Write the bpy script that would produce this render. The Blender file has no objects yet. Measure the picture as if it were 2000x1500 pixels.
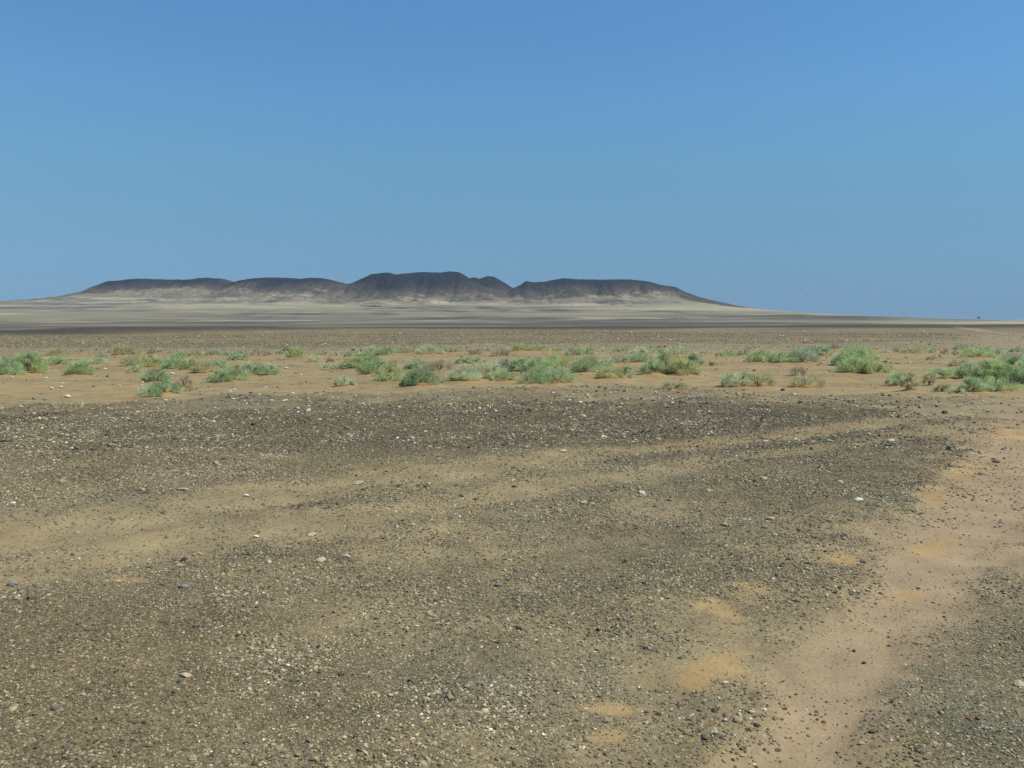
import bpy, math
import numpy as np

R = math.radians
SC = bpy.context.scene
COL = SC.collection
rng = np.random.default_rng(11)

# ------------------------------------------------------------------ camera, sky, sun, exposure
CAM_H, FPX, HOR = 2.0, 1667.0, 626.0           # eye height (m), focal length and horizon row in 2000x1500 photo pixels
PITCH = math.atan((750.0 - HOR) / FPX)
cam_d = bpy.data.cameras.new('camera')
cam = bpy.data.objects.new('camera', cam_d); COL.objects.link(cam)
cam_d.sensor_width = 36.0; cam_d.lens = 36.0 * FPX / 2000.0
cam_d.clip_start = 0.1; cam_d.clip_end = 30000
cam.location = (0, 0, CAM_H); cam.rotation_euler = (math.pi / 2 - PITCH, 0, 0)
SC.camera = cam

SUN_EL, SUN_AZ = 55.0, 103.0                     # azimuth clockwise from the view direction (+Y)
world = bpy.data.worlds.new('World'); SC.world = world; world.use_nodes = True
wn = world.node_tree.nodes; wl = world.node_tree.links
bg = wn['Background']
sky = wn.new('ShaderNodeTexSky'); sky.sky_type = 'NISHITA'; sky.sun_disc = False
sky.sun_elevation = R(SUN_EL); sky.sun_rotation = R(SUN_AZ)
sky.altitude = 300; sky.air_density = 1.0; sky.dust_density = 0.0; sky.ozone_density = 4.0
# the dusty horizon air of the desert: an even band all round, dimmer and greyer than the clear model sky
tc = wn.new('ShaderNodeTexCoord'); sx = wn.new('ShaderNodeSeparateXYZ')
wl.new(tc.outputs['Generated'], sx.inputs[0])
rmp = wn.new('ShaderNodeValToRGB'); cr = rmp.color_ramp; cr.interpolation = 'LINEAR'
SKY_STOPS = [(0.0, (.185, .32, .56)), (0.015, (.19, .32, .54)), (0.045, (.235, .35, .51)), (0.104, (.335, .46, .53)), (0.177, (.44, .625, .63)), (0.242, (.50, .72, .78)), (0.337, (.53, .79, .88)), (0.6, (.55, .83, .93)), (1.0, (.55, .83, .93))]
cr.elements[0].position = 0.0; cr.elements[1].position = 1.0
for p, c in SKY_STOPS[1:-1]: cr.elements.new(p)
for e, (p, c) in zip(cr.elements, SKY_STOPS): e.position = p; e.color = (*c, 1)
wl.new(sx.outputs['Z'], rmp.inputs[0])
mul = wn.new('ShaderNodeMix'); mul.data_type = 'RGBA'; mul.blend_type = 'MULTIPLY'; mul.inputs[0].default_value = 1.0
wl.new(sky.outputs[0], mul.inputs[6]); wl.new(rmp.outputs[0], mul.inputs[7])
wl.new(mul.outputs[2], bg.inputs[0]); bg.inputs[1].default_value = 0.14

sd = bpy.data.lights.new('sun', 'SUN'); so = bpy.data.objects.new('sun', sd); COL.objects.link(so)
sd.energy = 4.2; sd.angle = R(0.53); sd.color = (1.0, 0.95, 0.82)
tosun = np.array([math.sin(R(SUN_AZ)) * math.cos(R(SUN_EL)), math.cos(R(SUN_AZ)) * math.cos(R(SUN_EL)), math.sin(R(SUN_EL))])
so.rotation_euler = (math.pi / 2 - R(SUN_EL), 0, -R(SUN_AZ) + math.pi)
from mathutils import Vector
so.rotation_euler = Vector(tosun).to_track_quat('Z', 'Y').to_euler()
so.location = (60, 10, 80)

vs = SC.view_settings
vs.view_transform = 'Standard'; vs.look = 'None'; vs.gamma = 1.0; vs.exposure = 0.15; vs.use_curve_mapping = False
SC.cycles.max_bounces = 6; SC.cycles.diffuse_bounces = 3; SC.cycles.transmission_bounces = 4
SC.cycles.volume_bounces = 0; SC.cycles.transparent_max_bounces = 4
SC.cycles.use_denoising = False

# ------------------------------------------------------------------ helpers
def lin(r, g, b):
    c = np.array([r, g, b], float) / 255.0
    return np.where(c <= .04045, c / 12.92, ((c + .055) / 1.055) ** 2.4)

def _hash(ix, iy, seed):
    h = (ix.astype(np.int64) * 374761393 + iy.astype(np.int64) * 668265263 + seed * 1442695041) & 0xFFFFFFFF
    h = ((h ^ (h >> 13)) * 1274126177) & 0xFFFFFFFF
    h = ((h ^ (h >> 16)) * 2246822519) & 0xFFFFFFFF
    return ((h ^ (h >> 15)) & 0xFFFFFF) / float(0xFFFFFF)

def vnoise(x, y, seed=0):
    x = np.asarray(x, float); y = np.asarray(y, float)
    fx = np.floor(x); fy = np.floor(y); tx = x - fx; ty = y - fy
    tx = tx * tx * tx * (tx * (tx * 6 - 15) + 10); ty = ty * ty * ty * (ty * (ty * 6 - 15) + 10)
    a = _hash(fx, fy, seed); b = _hash(fx + 1, fy, seed); c = _hash(fx, fy + 1, seed); d = _hash(fx + 1, fy + 1, seed)
    return (a + (b - a) * tx) * (1 - ty) + (c + (d - c) * tx) * ty

def fbm(x, y, seed=0, octv=4, gain=.5):
    s = 0; a = 1; n = 0
    for o in range(octv):
        s = s + a * (vnoise(x, y, seed + o * 17) * 2 - 1); n += a
        x = np.asarray(x) * 2.03 + 3.7; y = np.asarray(y) * 2.03 - 1.9; a *= gain
    return s / n * 1.5

def ss(a, b, x):
    t = np.clip((x - a) / (b - a), 0, 1)
    return t * t * (3 - 2 * t)

CP, SP = math.cos(PITCH), math.sin(PITCH)
def to_px(X, Y):                                  # where a point of the level plain shows in the photograph
    dep = np.maximum(Y * CP + CAM_H * SP, .3)
    return 1000 + FPX * X / dep, 750 - FPX * (Y * SP - CAM_H * CP) / dep
def row_dist(v):                                  # distance on the plain for a photo row
    a = np.arctan((np.asarray(v, float) - 750) / FPX) + PITCH
    return CAM_H / np.tan(a)
def at(u, v):
    Y = float(row_dist(v)); return (u - 1000) / FPX * (Y * CP + CAM_H * SP), Y

def prop(o, **k):
    for a, b in k.items(): o[a] = b
    return o

def mesh_obj(name, verts, faces, mat, parent=None, normals=None, smooth=False, attrs=None):
    """verts (n,3), faces (m,k) with one k for all faces"""
    me = bpy.data.meshes.new(name)
    verts = np.asarray(verts, np.float32); faces = np.asarray(faces, np.int32)
    m, k = faces.shape
    me.vertices.add(len(verts)); me.vertices.foreach_set('co', verts.ravel())
    me.loops.add(m * k); me.loops.foreach_set('vertex_index', faces.ravel())
    me.polygons.add(m); me.polygons.foreach_set('loop_start', np.arange(m, dtype=np.int32) * k)
    me.update(calc_edges=True)
    if smooth: me.polygons.foreach_set('use_smooth', np.ones(m, bool))
    for an, (dom, typ, arr) in (attrs or {}).items():
        at_ = me.attributes.new(an, typ, dom)
        at_.data.foreach_set('color' if typ == 'FLOAT_COLOR' else 'vector' if typ == 'FLOAT_VECTOR' else 'value', np.ascontiguousarray(arr).ravel())
    if normals is not None: me.normals_split_custom_set_from_vertices(normals.tolist())
    me.materials.append(mat)
    o = bpy.data.objects.new(name, me); COL.objects.link(o)
    if parent is not None: o.parent = parent
    return o

def rgba(c): return np.concatenate([np.asarray(c, np.float32), np.ones((len(c), 1), np.float32)], 1)

# ------------------------------------------------------------------ shrubs of the wash, read off the photograph
# lobes are (left, right, top row, base row, leaf colour) in photo pixels; the base row gives the distance
BR, BG, PB, YG, OL, DRY, DK, GB = range(8)
FAR = 'small shrubs along the far edge of the wash'
LOW = 'small low shrubs scattered in the wash'
DRYG = 'dry shrubs in the wash'
BIG = 'large shrubs in the wash'
SHRUBS = [
 ('broad blue-green shrub with two rounded humps on orange sand', BIG, [(-14, 38, 697, 734, BG), (30, 84, 689, 730, BR)]),
 ('flat bright green shrub close behind a round feathery green one', LOW, [(87, 136, 697, 713, BR)]),
 ('small washed-out olive green shrub on the far edge of the wash', FAR, [(92, 130, 682, 696, OL)]),
 ('round feathery light green shrub alone on bare orange sand', BIG, [(132, 178, 705, 731, BR)]),
 ('small mint green shrub with a smaller one growing against its back', LOW, [(177, 203, 698, 709, PB), (190, 209, 691, 700, BG)]),
 ('domed olive green shrub rising above the far pebbly strip', BIG, [(222, 262, 673, 695, OL), (250, 272, 682, 694, OL)]),
 ('loose yellowish green shrub thinning out over an orange sand mound', BIG, [(236, 280, 695, 714, OL), (270, 316, 694, 716, YG)]),
 ('faint mint green tuft in front of the loose yellowish shrub', LOW, [(248, 279, 716, 727, PB)]),
 ('neat dark green cushion-shaped shrub on bare sand', BIG, [(284, 327, 723, 746, DK)]),
 ('dark blue-green shrub with a low left arm at the edge of the dark gravel', BIG, [(272, 312, 758, 779, BG), (298, 345, 744, 776, BG), (335, 354, 756, 772, BR)]),
 ('grey-brown twiggy shrub with a white stone at its foot', DRYG, [(350, 371, 734, 757, DRY)]),
 ('straw-coloured dry tuft beside the grey-brown twiggy shrub', DRYG, [(362, 383, 752, 764, OL)]),
 ('long many-humped green shrub thicket on a strip of orange sand', BIG, [(336, 368, 687, 706, BG), (322, 367, 699, 719, BG), (357, 395, 698, 722, YG), (380, 422, 702, 727, OL), (415, 443, 705, 718, BG)]),
 ('small upright olive shrub behind the long green thicket', FAR, [(370, 391, 684, 697, OL)]),
 ('small grey-green dome-shaped shrub on the far edge of the wash', FAR, [(401, 428, 684, 697, GB)]),
 ('small plain green shrub along the far edge of the wash', FAR, [(433, 458, 688, 696, BG)]),
 ('small plain green shrub along the far edge of the wash', FAR, [(460, 475, 685, 694, BG)]),
 ('low wide green shrub with dark gaps under it in mid wash', LOW, [(443, 462, 697, 705, BG), (458, 484, 694, 705, BG)]),
 ('large domed green shrub with a white stone at its left end', BIG, [(411, 450, 722, 746, BG), (435, 482, 716, 743, BR)]),
 ('blue-green shrub trailing down to the right over orange sand', BIG, [(473, 515, 707, 733, BG), (505, 540, 714, 733, BG)]),
 ('faint pale green tuft at the end of the trailing blue-green shrub', LOW, [(520, 545, 711, 718, PB)]),
 ('small yellow-olive dome shrub on the far edge of the wash', FAR, [(493, 516, 682, 695, OL)]),
 ('tiny dry brown tuft on the far pebbles of the wash', DRYG, [(518, 527, 687, 694, DRY)]),
 ('tiny dry brown tuft on the far pebbles of the wash', DRYG, [(290, 304, 684, 693, DRY)]),
 ('slate-dark little shrub merging with a taller yellow-green one', FAR, [(555, 570, 676, 688, GB), (562, 592, 678, 700, YG)]),
 ('flat olive mat of a shrub on the far edge of the wash', FAR, [(610, 646, 686, 693, OL)]),
 ('small pale bluish shrub shaped like a flat dome on open sand', LOW, [(601, 628, 695, 706, PB)]),
 ('low pale green shrub beside bare ground left of the bright green thicket', LOW, [(633, 663, 709, 719, PB)]),
 ('little green tuft just behind the bright green thicket', LOW, [(674, 692, 688, 696, BG)]),
 ('small pale mint shrub alone on bare sand near the dark gravel', LOW, [(655, 682, 737, 754, PB), (678, 696, 744, 752, PB)]),
 ('big bright green thicket stepping down to the right over orange sand', BIG, [(673, 712, 696, 719, BR), (692, 738, 687, 718, BR), (703, 760, 703, 735, DK), (740, 783, 706, 738, YG), (734, 780, 730, 747, BR)]),
 ('wide pale green shrub right behind the bright green thicket', FAR, [(714, 745, 677, 694, PB), (735, 768, 679, 695, BG)]),
 ('faded olive shrub on the far edge between two pale green ones', FAR, [(770, 800, 680, 691, OL)]),
 ('wide pale bluish green shrub on the far pebbly edge of the wash', FAR, [(815, 863, 675, 693, PB)]),
 ('small blue-green shrub behind the round dark bush', LOW, [(796, 833, 704, 720, BG)]),
 ('wispy brownish shrub with black stones under it', DRYG, [(838, 881, 706, 723, DRY)]),
 ('round dark green bush like a hemisphere standing at the gravel edge', BIG, [(785, 825, 730, 759, DK), (790, 848, 722, 760, DK)]),
 ('olive tuft fading to straw right of the round dark bush', DRYG, [(842, 866, 738, 752, OL)]),
 ('small olive dome shrub standing clear of others at the far edge', FAR, [(878, 897, 680, 690, OL)]),
 ('flat green shrub spreading low behind the long pale green one', LOW, [(892, 922, 697, 711, BG), (915, 944, 701, 711, BR)]),
 ('greyish dead-looking shrub on a small orange mound', DRYG, [(914, 941, 682, 695, DRY)]),
 ('grey twiggy shrub with dark stems touching a yellow-green one', DRYG, [(961, 994, 683, 697, DRY)]),
 ('long pale green shrub bank with a low right tail on orange sand', BIG, [(880, 935, 716, 752, PB), (922, 984, 708, 748, PB), (958, 1003, 728, 750, BR)]),
 ('wide yellow-green shrub on the far edge behind the tallest thicket', FAR, [(998, 1036, 673, 690, YG), (1028, 1073, 676, 690, YG)]),
 ('grey-green shrub leaning against the left side of the tallest thicket', BIG, [(976, 1006, 700, 722, GB), (1000, 1034, 695, 724, BG)]),
 ('tallest many-domed green thicket spreading forward to the gravel edge', BIG, [(1022, 1070, 702, 738, BG), (1050, 1100, 704, 742, BR), (1017, 1067, 728, 756, DK), (1060, 1113, 722, 754, BG)]),
 ('yellow-green shrub behind the right shoulder of the tallest thicket', BIG, [(1064, 1114, 692, 717, YG)]),
 ('mid-green shrub with loose top on the far edge of the wash', FAR, [(1105, 1135, 680, 698, BG), (1128, 1162, 678, 697, YG)]),
 ('wide grey-green shrub with a pale right end on orange sand', BIG, [(1120, 1176, 694, 728, BG), (1168, 1203, 697, 717, PB)]),
 ('yellow-green and blue-green pair of joined shrubs at the stony edge', BIG, [(1168, 1213, 718, 745, YG), (1204, 1233, 716, 743, BG)]),
 ('small plain green shrub along the far edge of the wash', FAR, [(1197, 1224, 681, 688, BG)]),
 ('small blue-green shrub curled round a bare patch', LOW, [(1196, 1226, 695, 711, GB)]),
 ('neat oblong green shrub beside the big yellow-green bush', LOW, [(1225, 1273, 692, 710, BG)]),
 ('pale green shrub on an orange hump at the far edge', FAR, [(1236, 1275, 678, 690, PB)]),
 ('pale flattened shrub with a dark line of shade at the far edge', FAR, [(1298, 1354, 678, 691, PB)]),
 ('big yellow-green bush with a black gap under its left end', BIG, [(1255, 1300, 705, 734, BG), (1272, 1325, 692, 732, YG), (1310, 1360, 697, 735, YG)]),
 ('blue-green shrub tucked against the big yellow-green bush', BIG, [(1338, 1373, 692, 719, GB)]),
 ('low dry yellowish shrub among white stones at the gravel edge', DRYG, [(1290, 1342, 747, 763, OL)]),
 ('small bright green two-tufted shrub at the far edge right of bare sand', LOW, [(1399, 1420, 688, 701, BR), (1412, 1432, 681, 697, BR)]),
 ('small dark blue-green shrub next to a small orange mound', LOW, [(1441, 1467, 684, 697, GB)]),
 ('green shrub with a tapering top beside the long dark-gapped thicket', BIG, [(1463, 1508, 685, 711, BR)]),
 ('long grey-green thicket with black gaps underneath on orange sand', BIG, [(1506, 1550, 686, 712, BG), (1540, 1592, 684, 712, GB)]),
 ('blue-grey shrub rising at the far edge beside a dead grey tuft', FAR, [(1583, 1612, 675, 691, GB), (1600, 1626, 679, 695, BG)]),
 ('dead grey tuft on the far pebbles beside the blue-grey shrub', DRYG, [(1620, 1642, 673, 684, DRY)]),
 ('wide pale grey-green shrub standing among stones at the gravel edge', BIG, [(1415, 1468, 724, 756, PB), (1455, 1506, 730, 756, OL)]),
 ('brown leafless shrub among black stones', DRYG, [(1540, 1570, 719, 736, DRY)]),
 ('dull olive shrub on a light patch of sand before the brown leafless one', DRYG, [(1546, 1603, 734, 756, OL)]),
 ('very large light green bush on a strong orange sand mound', BIG, [(1626, 1662, 695, 714, BG), (1638, 1700, 678, 716, BR), (1645, 1715, 698, 730, BR), (1690, 1735, 704, 732, YG)]),
 ('yellow-green shrub growing behind the very large light green bush', BIG, [(1672, 1712, 680, 704, YG)]),
 ('blue-green shrub with a browned right flank at the gravel edge', BIG, [(1733, 1775, 728, 753, BG), (1762, 1794, 726, 765, OL)]),
 ('flat olive-yellow shrub alone on the far edge of the wash', FAR, [(1763, 1806, 678, 689, OL)]),
 ('tiny dry brown tuft on the far pebbles of the wash', DRYG, [(1745, 1761, 679, 686, DRY)]),
 ('tiny dry brown tuft on the far pebbles of the wash', DRYG, [(1837, 1851, 683, 690, DRY)]),
 ('tiny dry brown tuft on the far pebbles of the wash', DRYG, [(1858, 1871, 685, 692, DRY)]),
 ('olive shrub casting a heavy black shadow at its foot', BIG, [(1851, 1892, 700, 716, OL)]),
 ('green shrub behind the widest thicket with a bare mound under it', BIG, [(1880, 1938, 680, 700, BR)]),
 ('low blue-grey mat shrub on the far pebbles beside the sandy slope', FAR, [(1866, 1906, 673, 681, GB)]),
 ('widest green thicket of many humps with a long low left arm', BIG, [(1813, 1885, 722, 740, BR), (1874, 1930, 704, 741, BG), (1915, 1972, 702, 742, BR), (1877, 1932, 738, 766, BG), (1922, 1983, 738, 762, BR)]),
 ('dark green thicket on orange sand joined to the widest one', BIG, [(1955, 2000, 702, 745, DK), (1985, 2050, 699, 749, BG)]),
 ('grey-green shrub with black gaps behind the dark green thicket', BIG, [(1958, 2012, 690, 707, GB)]),
 ('small olive tuft in front of the long low arm of the thicket', LOW, [(1825, 1854, 749, 765, OL)]),
 ('small pale mint tuft at the foot of the widest thicket', LOW, [(1856, 1881, 761, 771, PB)]),
 ('thin brown twig tuft among white stones beside the widest thicket', DRYG, [(1805, 1825, 731, 748, DRY)]),
]
for x0, x1, vt, vb, c in [(540, 552, 684, 691, BG), (648, 664, 687, 694, PB), (698, 712, 681, 688, PB), (798, 812, 682, 690, BG), (866, 876, 683, 689, BG), (946, 960, 680, 687, PB), (1078, 1096, 681, 689, BG), (1168, 1186, 680, 687, PB), (1284, 1298, 683, 690, BG), (1370, 1388, 682, 688, PB), (1648, 1660, 683, 689, BG), (1722, 1738, 682, 688, PB), (1812, 1826, 681, 687, BG), (1942, 1958, 683, 690, BG), (1976, 1998, 679, 687, BG), (150, 166, 683, 690, BG), (208, 220, 684, 691, PB), (308, 322, 683, 690, BG)]:
    SHRUBS.append(('small plain green shrub along the far edge of the wash', FAR, [(x0, x1, vt, vb, c)]))
for x0, x1, vt, vb in [(1660, 1670, 689, 695), (1812, 1826, 697, 703), (1080, 1092, 695, 701), (900, 910, 718, 724), (640, 650, 700, 706), (1385, 1394, 710, 716)]:
    SHRUBS.append(('tiny dry brown tuft lying on open sand of the wash', DRYG, [(x0, x1, vt, vb, DRY)]))
def lobe_world(l):
    x0, x1, vt, vb, c = l
    d = float(row_dist(vb)); dep = d * CP + CAM_H * SP
    rx = (x1 - x0) / 2 / FPX * dep
    ry = min(rx * .85, 1.1)
    Yc = d + ry * .75
    X = ((x0 + x1) / 2 - 1000) / FPX * (Yc * CP + CAM_H * SP)
    zt = max(CAM_H + (HOR - vt) * Yc / FPX, .14)
    return X, Yc, rx * 1.22, ry * 1.15, zt * 1.14, c
SHW = [[lobe_world(l) for l in s[2]] for s in SHRUBS]
ALL_LOBES = [l for s in SHW for l in s]

# ------------------------------------------------------------------ the shape of the land
U_EDGE = ([-600, 0, 300, 600, 1000, 1500, 2000, 2600], [655, 648, 644, 640.5, 638.5, 636.5, 635, 634])
def edge_row(u): return np.interp(u, *U_EDGE)
APR = ([-1200, -400, 0, 100, 160, 250, 450, 700, 1000, 1200, 1310, 1420, 1480, 1540, 1600, 1700, 2000, 2600, 3400],
       [620, 604, 592, 584, 579, 578, 578, 582, 585, 582, 582, 598, 610, 617.5, 621, 622, 623.5, 624.5, 625.5])
Y0 = 2100.0
def apron(X, Y):
    px = 1000 + X / Y0 * FPX
    P = CAM_H + (HOR - np.interp(px, *APR)) / FPX * Y0
    t = np.where(Y < Y0, (Y - 620) / (Y0 - 620), 1 - (Y - Y0) / 1600)
    t = np.clip(t, 0, 1)
    c = np.where(Y < Y0, t ** 1.55, t * t * (3 - 2 * t))
    und = (fbm(X / 260, Y / 90, 40, 4) * 1.6 + fbm(X / 70, Y / 40, 41, 3) * .5) * ss(420, 1000, Y) * np.clip(P / 40, .12, 1)
    return P * c + und * ss(0, .05, t + .02)

def height(X, Y):
    X = np.asarray(X, float); Y = np.asarray(Y, float)
    d = np.hypot(X, Y); u, v = to_px(X, Y)
    h = .030 * fbm(X / 1.1, Y / 1.1, 1, 3) * ss(90, 30, d) + .10 * fbm(X / 9, Y / 9, 2, 3) * ss(4, 25, d) * ss(400, 120, d)
    h = h + .5 * fbm(X / 60, Y / 60, 3, 3) * ss(70, 200, d)
    tr, _, _, _ = tracks(X, Y, u, v)
    h = h + (.06 * tr * (1 - tr) - .045 * tr) * ss(45, 12, d)
    ed = row_dist(edge_row(u))
    k = np.where(Y > 5, Y / ed, 0)
    h = h + .35 * ss(.75, 1.0, k) * ss(1.2, 1.0, k) - 1.9 * ss(1.0, 1.5, k)
    near = (Y > 15) & (Y < 75)
    if near.any():
        hn = np.zeros(near.sum()); xn = X[near]; yn = Y[near]
        for (lx, ly, rx, ry, zt, c) in ALL_LOBES:
            q = ((xn - lx) / (rx * 1.05)) ** 2 + ((yn - ly) / (ry * 1.3)) ** 2
            hn = np.maximum(hn, min(.16, zt * .26) * np.exp(-q * 1.1))
        h[near] += hn
    return h + apron(X, Y)

T1 = ([-400, -100, 200, 500, 800, 1100, 1400, 1700, 1900, 2100], [1150, 1078, 1022, 975, 930, 899, 869, 831, 801, 775], [48, 42, 36, 30, 24, 19, 15, 13, 13, 13])
T2 = ([-400, 300, 600, 900, 1200, 1500, 1800, 2000], [1190, 1072, 1024, 984, 934, 889, 848, 822], [40, 28, 24, 20, 17, 13, 11, 11])
T3 = ([770, 790, 850, 940, 1020, 1120, 1250, 1400, 1560, 1800], [2160, 2140, 2045, 1965, 1895, 1818, 1712, 1605, 1510, 1390], [165, 160, 155, 165, 175, 172, 168, 165, 180, 190])
ORANGE = [(1392, 1320, 56, 26, -.2), (1198, 1384, 36, 13, 0), (1192, 1440, 52, 20, 0), (1885, 915, 52, 15, -.35), (1838, 952, 40, 18, -.3), (1990, 846, 46, 16, 0),
          (1405, 1192, 30, 14, .3), (1645, 1093, 24, 9, 0), (1455, 1143, 46, 8, .1), (1825, 1058, 30, 11, -.1), (1765, 1152, 26, 10, -.1), (265, 1130, 44, 8, 0)]
def tracks(X, Y, u, v):
    jit = fbm(X / .8, Y / .8, 9, 3)
    def horiz(T):
        t = np.abs(v - np.interp(u, T[0], T[1])) / np.interp(u, T[0], T[2])
        return ss(1.45, .35, t + jit * .26)
    a = horiz(T1); b = horiz(T2)
    t = np.abs(u - np.interp(v, T3[0], T3[1])) / np.interp(v, T3[0], T3[2])
    c = ss(1.6, .3, t + jit * .25 + .2 * fbm(X / .25, Y / .25, 10, 2)) * ss(745, 800, v)
    ok = (Y > .8) * 1.0
    return np.maximum(np.maximum(a * .8, b * .68), c) * ok, a * ok, b * ok, c * ok

C_SAND = np.array([.300, .230, .120]); C_TRACK = np.array([.325, .238, .138]); C_GREYSAND = np.array([.265, .212, .125])
C_GRAV = np.array([.156, .127, .070]); C_DARK = np.array([.110, .085, .048]); C_EDGE = np.array([.064, .054, .038]); C_ORANGE = np.array([.390, .262, .110]); C_SOIL = np.array([.335, .185, .080])
C_WASH = np.array([.302, .228, .112])
C_AD = np.array([.098, .088, .066]); C_AT = np.array([.235, .203, .130]); C_AC = np.array([.37, .325, .205]); C_AP = np.array([.150, .118, .084])

def b_mid(u): return np.interp(u, [-600, 0, 600, 1000, 1700, 1850, 2600], [684, 681, 677, 673.5, 669.5, 664, 650])
def b_low(u): return np.interp(u, [-600, 0, 250, 500, 700, 900, 1100, 1400, 1700, 1900, 2000, 2600], [786, 781, 784, 773, 764, 760, 757, 761, 769, 777, 778, 786])

def mixc(a, b, t): return a + (b - a) * t[:, None]

def surface(X, Y):
    """-> albedo (n,3), gravel cover (n,), wash mask, track mask"""
    n = len(X); d = np.hypot(X, Y); u0, v0 = to_px(X, Y)
    front = Y > 1.0
    u0 = np.where(front, u0, 1000 + 300 * np.sin(X)); v0 = np.where(front, v0, 1700.)
    n1 = fbm(X / 2.6, Y / 2.6, 20, 4); n2 = fbm(X / .55, Y / .55, 21, 3); n3 = fbm(X / 14, Y / 8, 22, 4); n4 = fbm(X / 5, Y / 1.6, 23, 4)
    pv = v0 - HOR
    v = v0 + pv * (.045 * n1 + .03 * n2); u = u0
    bm, bl, ve = b_mid(u), b_low(u), edge_row(u)
    # gravel cover, row by row
    n5 = fbm(X / .17, Y / .17, 24, 3)
    g_fg = .68 + .27 * n1 + .24 * n2 + .16 * n5
    def blob(cx, cy, rx, ry): return np.exp(-(((u - cx) / rx) ** 2 + ((v - cy) / ry) ** 2))
    g_fg = g_fg - .30 * blob(300, 1060, 420, 60) + .30 * blob(1620, 940, 260, 55) + .25 * blob(1250, 1090, 300, 60) + .2 * blob(200, 1350, 400, 180) \
           + .35 * blob(1960, 1400, 160, 170) - .34 * blob(1420, 1350, 190, 200) - .15 * blob(700, 1230, 300, 60) + .15 * blob(900, 1330, 250, 90) - .25*blob(1990,1080,60,70)
    g_dk = .97 + .05 * n1 - .45 * ss(1450, 1950, u)
    top = bl + 27 + 6 * n1
    wd = ss(top - 8, top + 10, v) * ss(905 + 10 * n2, 858, v)
    g_st = .50 + .2 * n2 + .12 * n1 + .25 * ss(800, 400, u)
    g = np.where(v > bl + 20, g_fg, g_st)
    g = g + (g_dk - g) * wd
    inwash = ss(bl + 4, bl - 4, v) * ss(bm + 5, bm + 13, v)
    strip = ss(bm - 1.2, bm + 1.2, v) * ss(bm + 16, bm + 7, v)
    g_w = np.clip(.16 + .30 * n4 + .1 * n2, 0, .65)
    g = np.where(v < bl, g_w, g); soft = ss(bl - 3, bl + 6, v); g = np.where((v > bl - 3) & (v < bl + 6), g_w + (g_st - g_w) * soft, g)
    g = np.where(v < bm + 12, .28 + .2 * n4, g)
    midm = ss(bm + .8, bm - .8, v)
    g_mid = .72 + .18 * n3 + .1 * n4
    g = g + (g_mid - g) * midm
    right = ss(1820, 1930, u + 25 * n3) * ss(644, 652, v0) * ss(700, 682, v0)
    g = g * (1 - .8 * right)
    edge = ss(6.5 + 2 * n3, 2.5, v0 - ve) * (v0 > ve - 8)
    g = g + (.98 - g) * edge * (1 - .5 * right)
    tr, ta, tb, t3 = tracks(X, Y, u0, v0)
    g = g * (1 - np.where(v0 > 770, tr, 0) * .92)
    far_tr = ss(2.2, .8, np.abs(v0 - np.interp(u0, [1860, 1900, 2000, 2200], [638.5, 641.5, 651, 668]))) * ss(1850, 1900, u0)
    g = g * (1 - .85 * far_tr)
    g = np.clip(g, 0, 1)
    # colours
    col = np.tile(C_SAND, (n, 1))
    col = mixc(col, C_TRACK, t3)
    w_wash = ss(bl + 2, bl - 5, v) * ss(bm + 5, bm + 14, v) * (1 - .6 * right)
    col = mixc(col, C_WASH, w_wash)
    col = mixc(col, C_GREYSAND, np.clip(strip + right + .45 * ss(bl - 6, bl + 6, v) * ss(bl + 40, bl + 15, v), 0, 1))
    col = mixc(col, C_SOIL, w_wash * np.clip(-.1 + .45 * fbm(X / 3.5, Y / 2.2, 26, 3), 0, .35))
    o = np.zeros(n)
    for (cx, cy, rx, ry, sl) in ORANGE:
        dv = v0 - cy - sl * (u0 - cx)
        q = np.sqrt(((u0 - cx) / rx) ** 2 + (dv / ry) ** 2) + n2 * .5 + n1 * .2 + .3 * fbm(X / .16, Y / .16, 28, 2)
        o = np.maximum(o, ss(1.5, .25, q + .5 * n5))
    col = mixc(col, C_ORANGE, o * .7); g = g * (1 - .75 * o)
    near = (Y > 15) & (Y < 75)
    if near.any():
        s = np.zeros(near.sum()); xn, yn = X[near], Y[near]; nn = fbm(xn / .7, yn / .7, 27, 3)
        for (lx, ly, rx, ry, zt, c) in ALL_LOBES:
            if c == DRY: continue
            q = ((xn - lx) / (rx * 1.0)) ** 2 + ((yn - ly + ry * .3) / (ry * 1.35)) ** 2
            s = np.maximum(s, ss(1.25, .5, q + nn * .35) * min(1, rx / .5))
        col[near] = mixc(col[near], C_SOIL, s * .75); g[near] *= (1 - .85 * s)
    gc = mixc(np.tile(C_GRAV, (n, 1)), C_DARK, np.clip(wd * (1 - .6 * ss(1500, 1900, u)), 0, 1))
    gc = mixc(gc, C_EDGE, edge)
    warm = np.clip(.5 + n1 * .6, 0, 1); gc = gc * (1 + (warm[:, None] - .5) * np.array([.18, .02, -.16]))
    gc = mixc(gc, np.array([.128, .125, .088]), np.clip(.15 + .7 * fbm(X / 1.6, Y / 1.6, 29, 3), 0, .7) * (1 - wd) * (1 - edge))
    # let wide patches run through the gravel colour too
    col = mixc(col, gc, g)
    # the distant lowland and the apron below the hills
    far = ss(1.02, 1.10, Y / row_dist(ve)) * front
    st = fbm(X / 300, Y / 120, 30, 4); st2 = fbm(X / 190 + Y / 400, Y / 70, 31, 4); st3 = fbm(X / 900, Y / 120, 32, 3)
    depth_f = ss(520, 1250, Y)
    fc = mixc(np.tile(C_AD, (n, 1)), C_AT, np.clip(.08 + .75 * depth_f + .8 * st + .5 * fbm(X / 110 - Y / 160, Y / 60, 34, 4) + .45 * ss(800, 1300, Y) * fbm(X / 38 + Y / 260, Y / 300, 35, 3), 0, 1))
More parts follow.
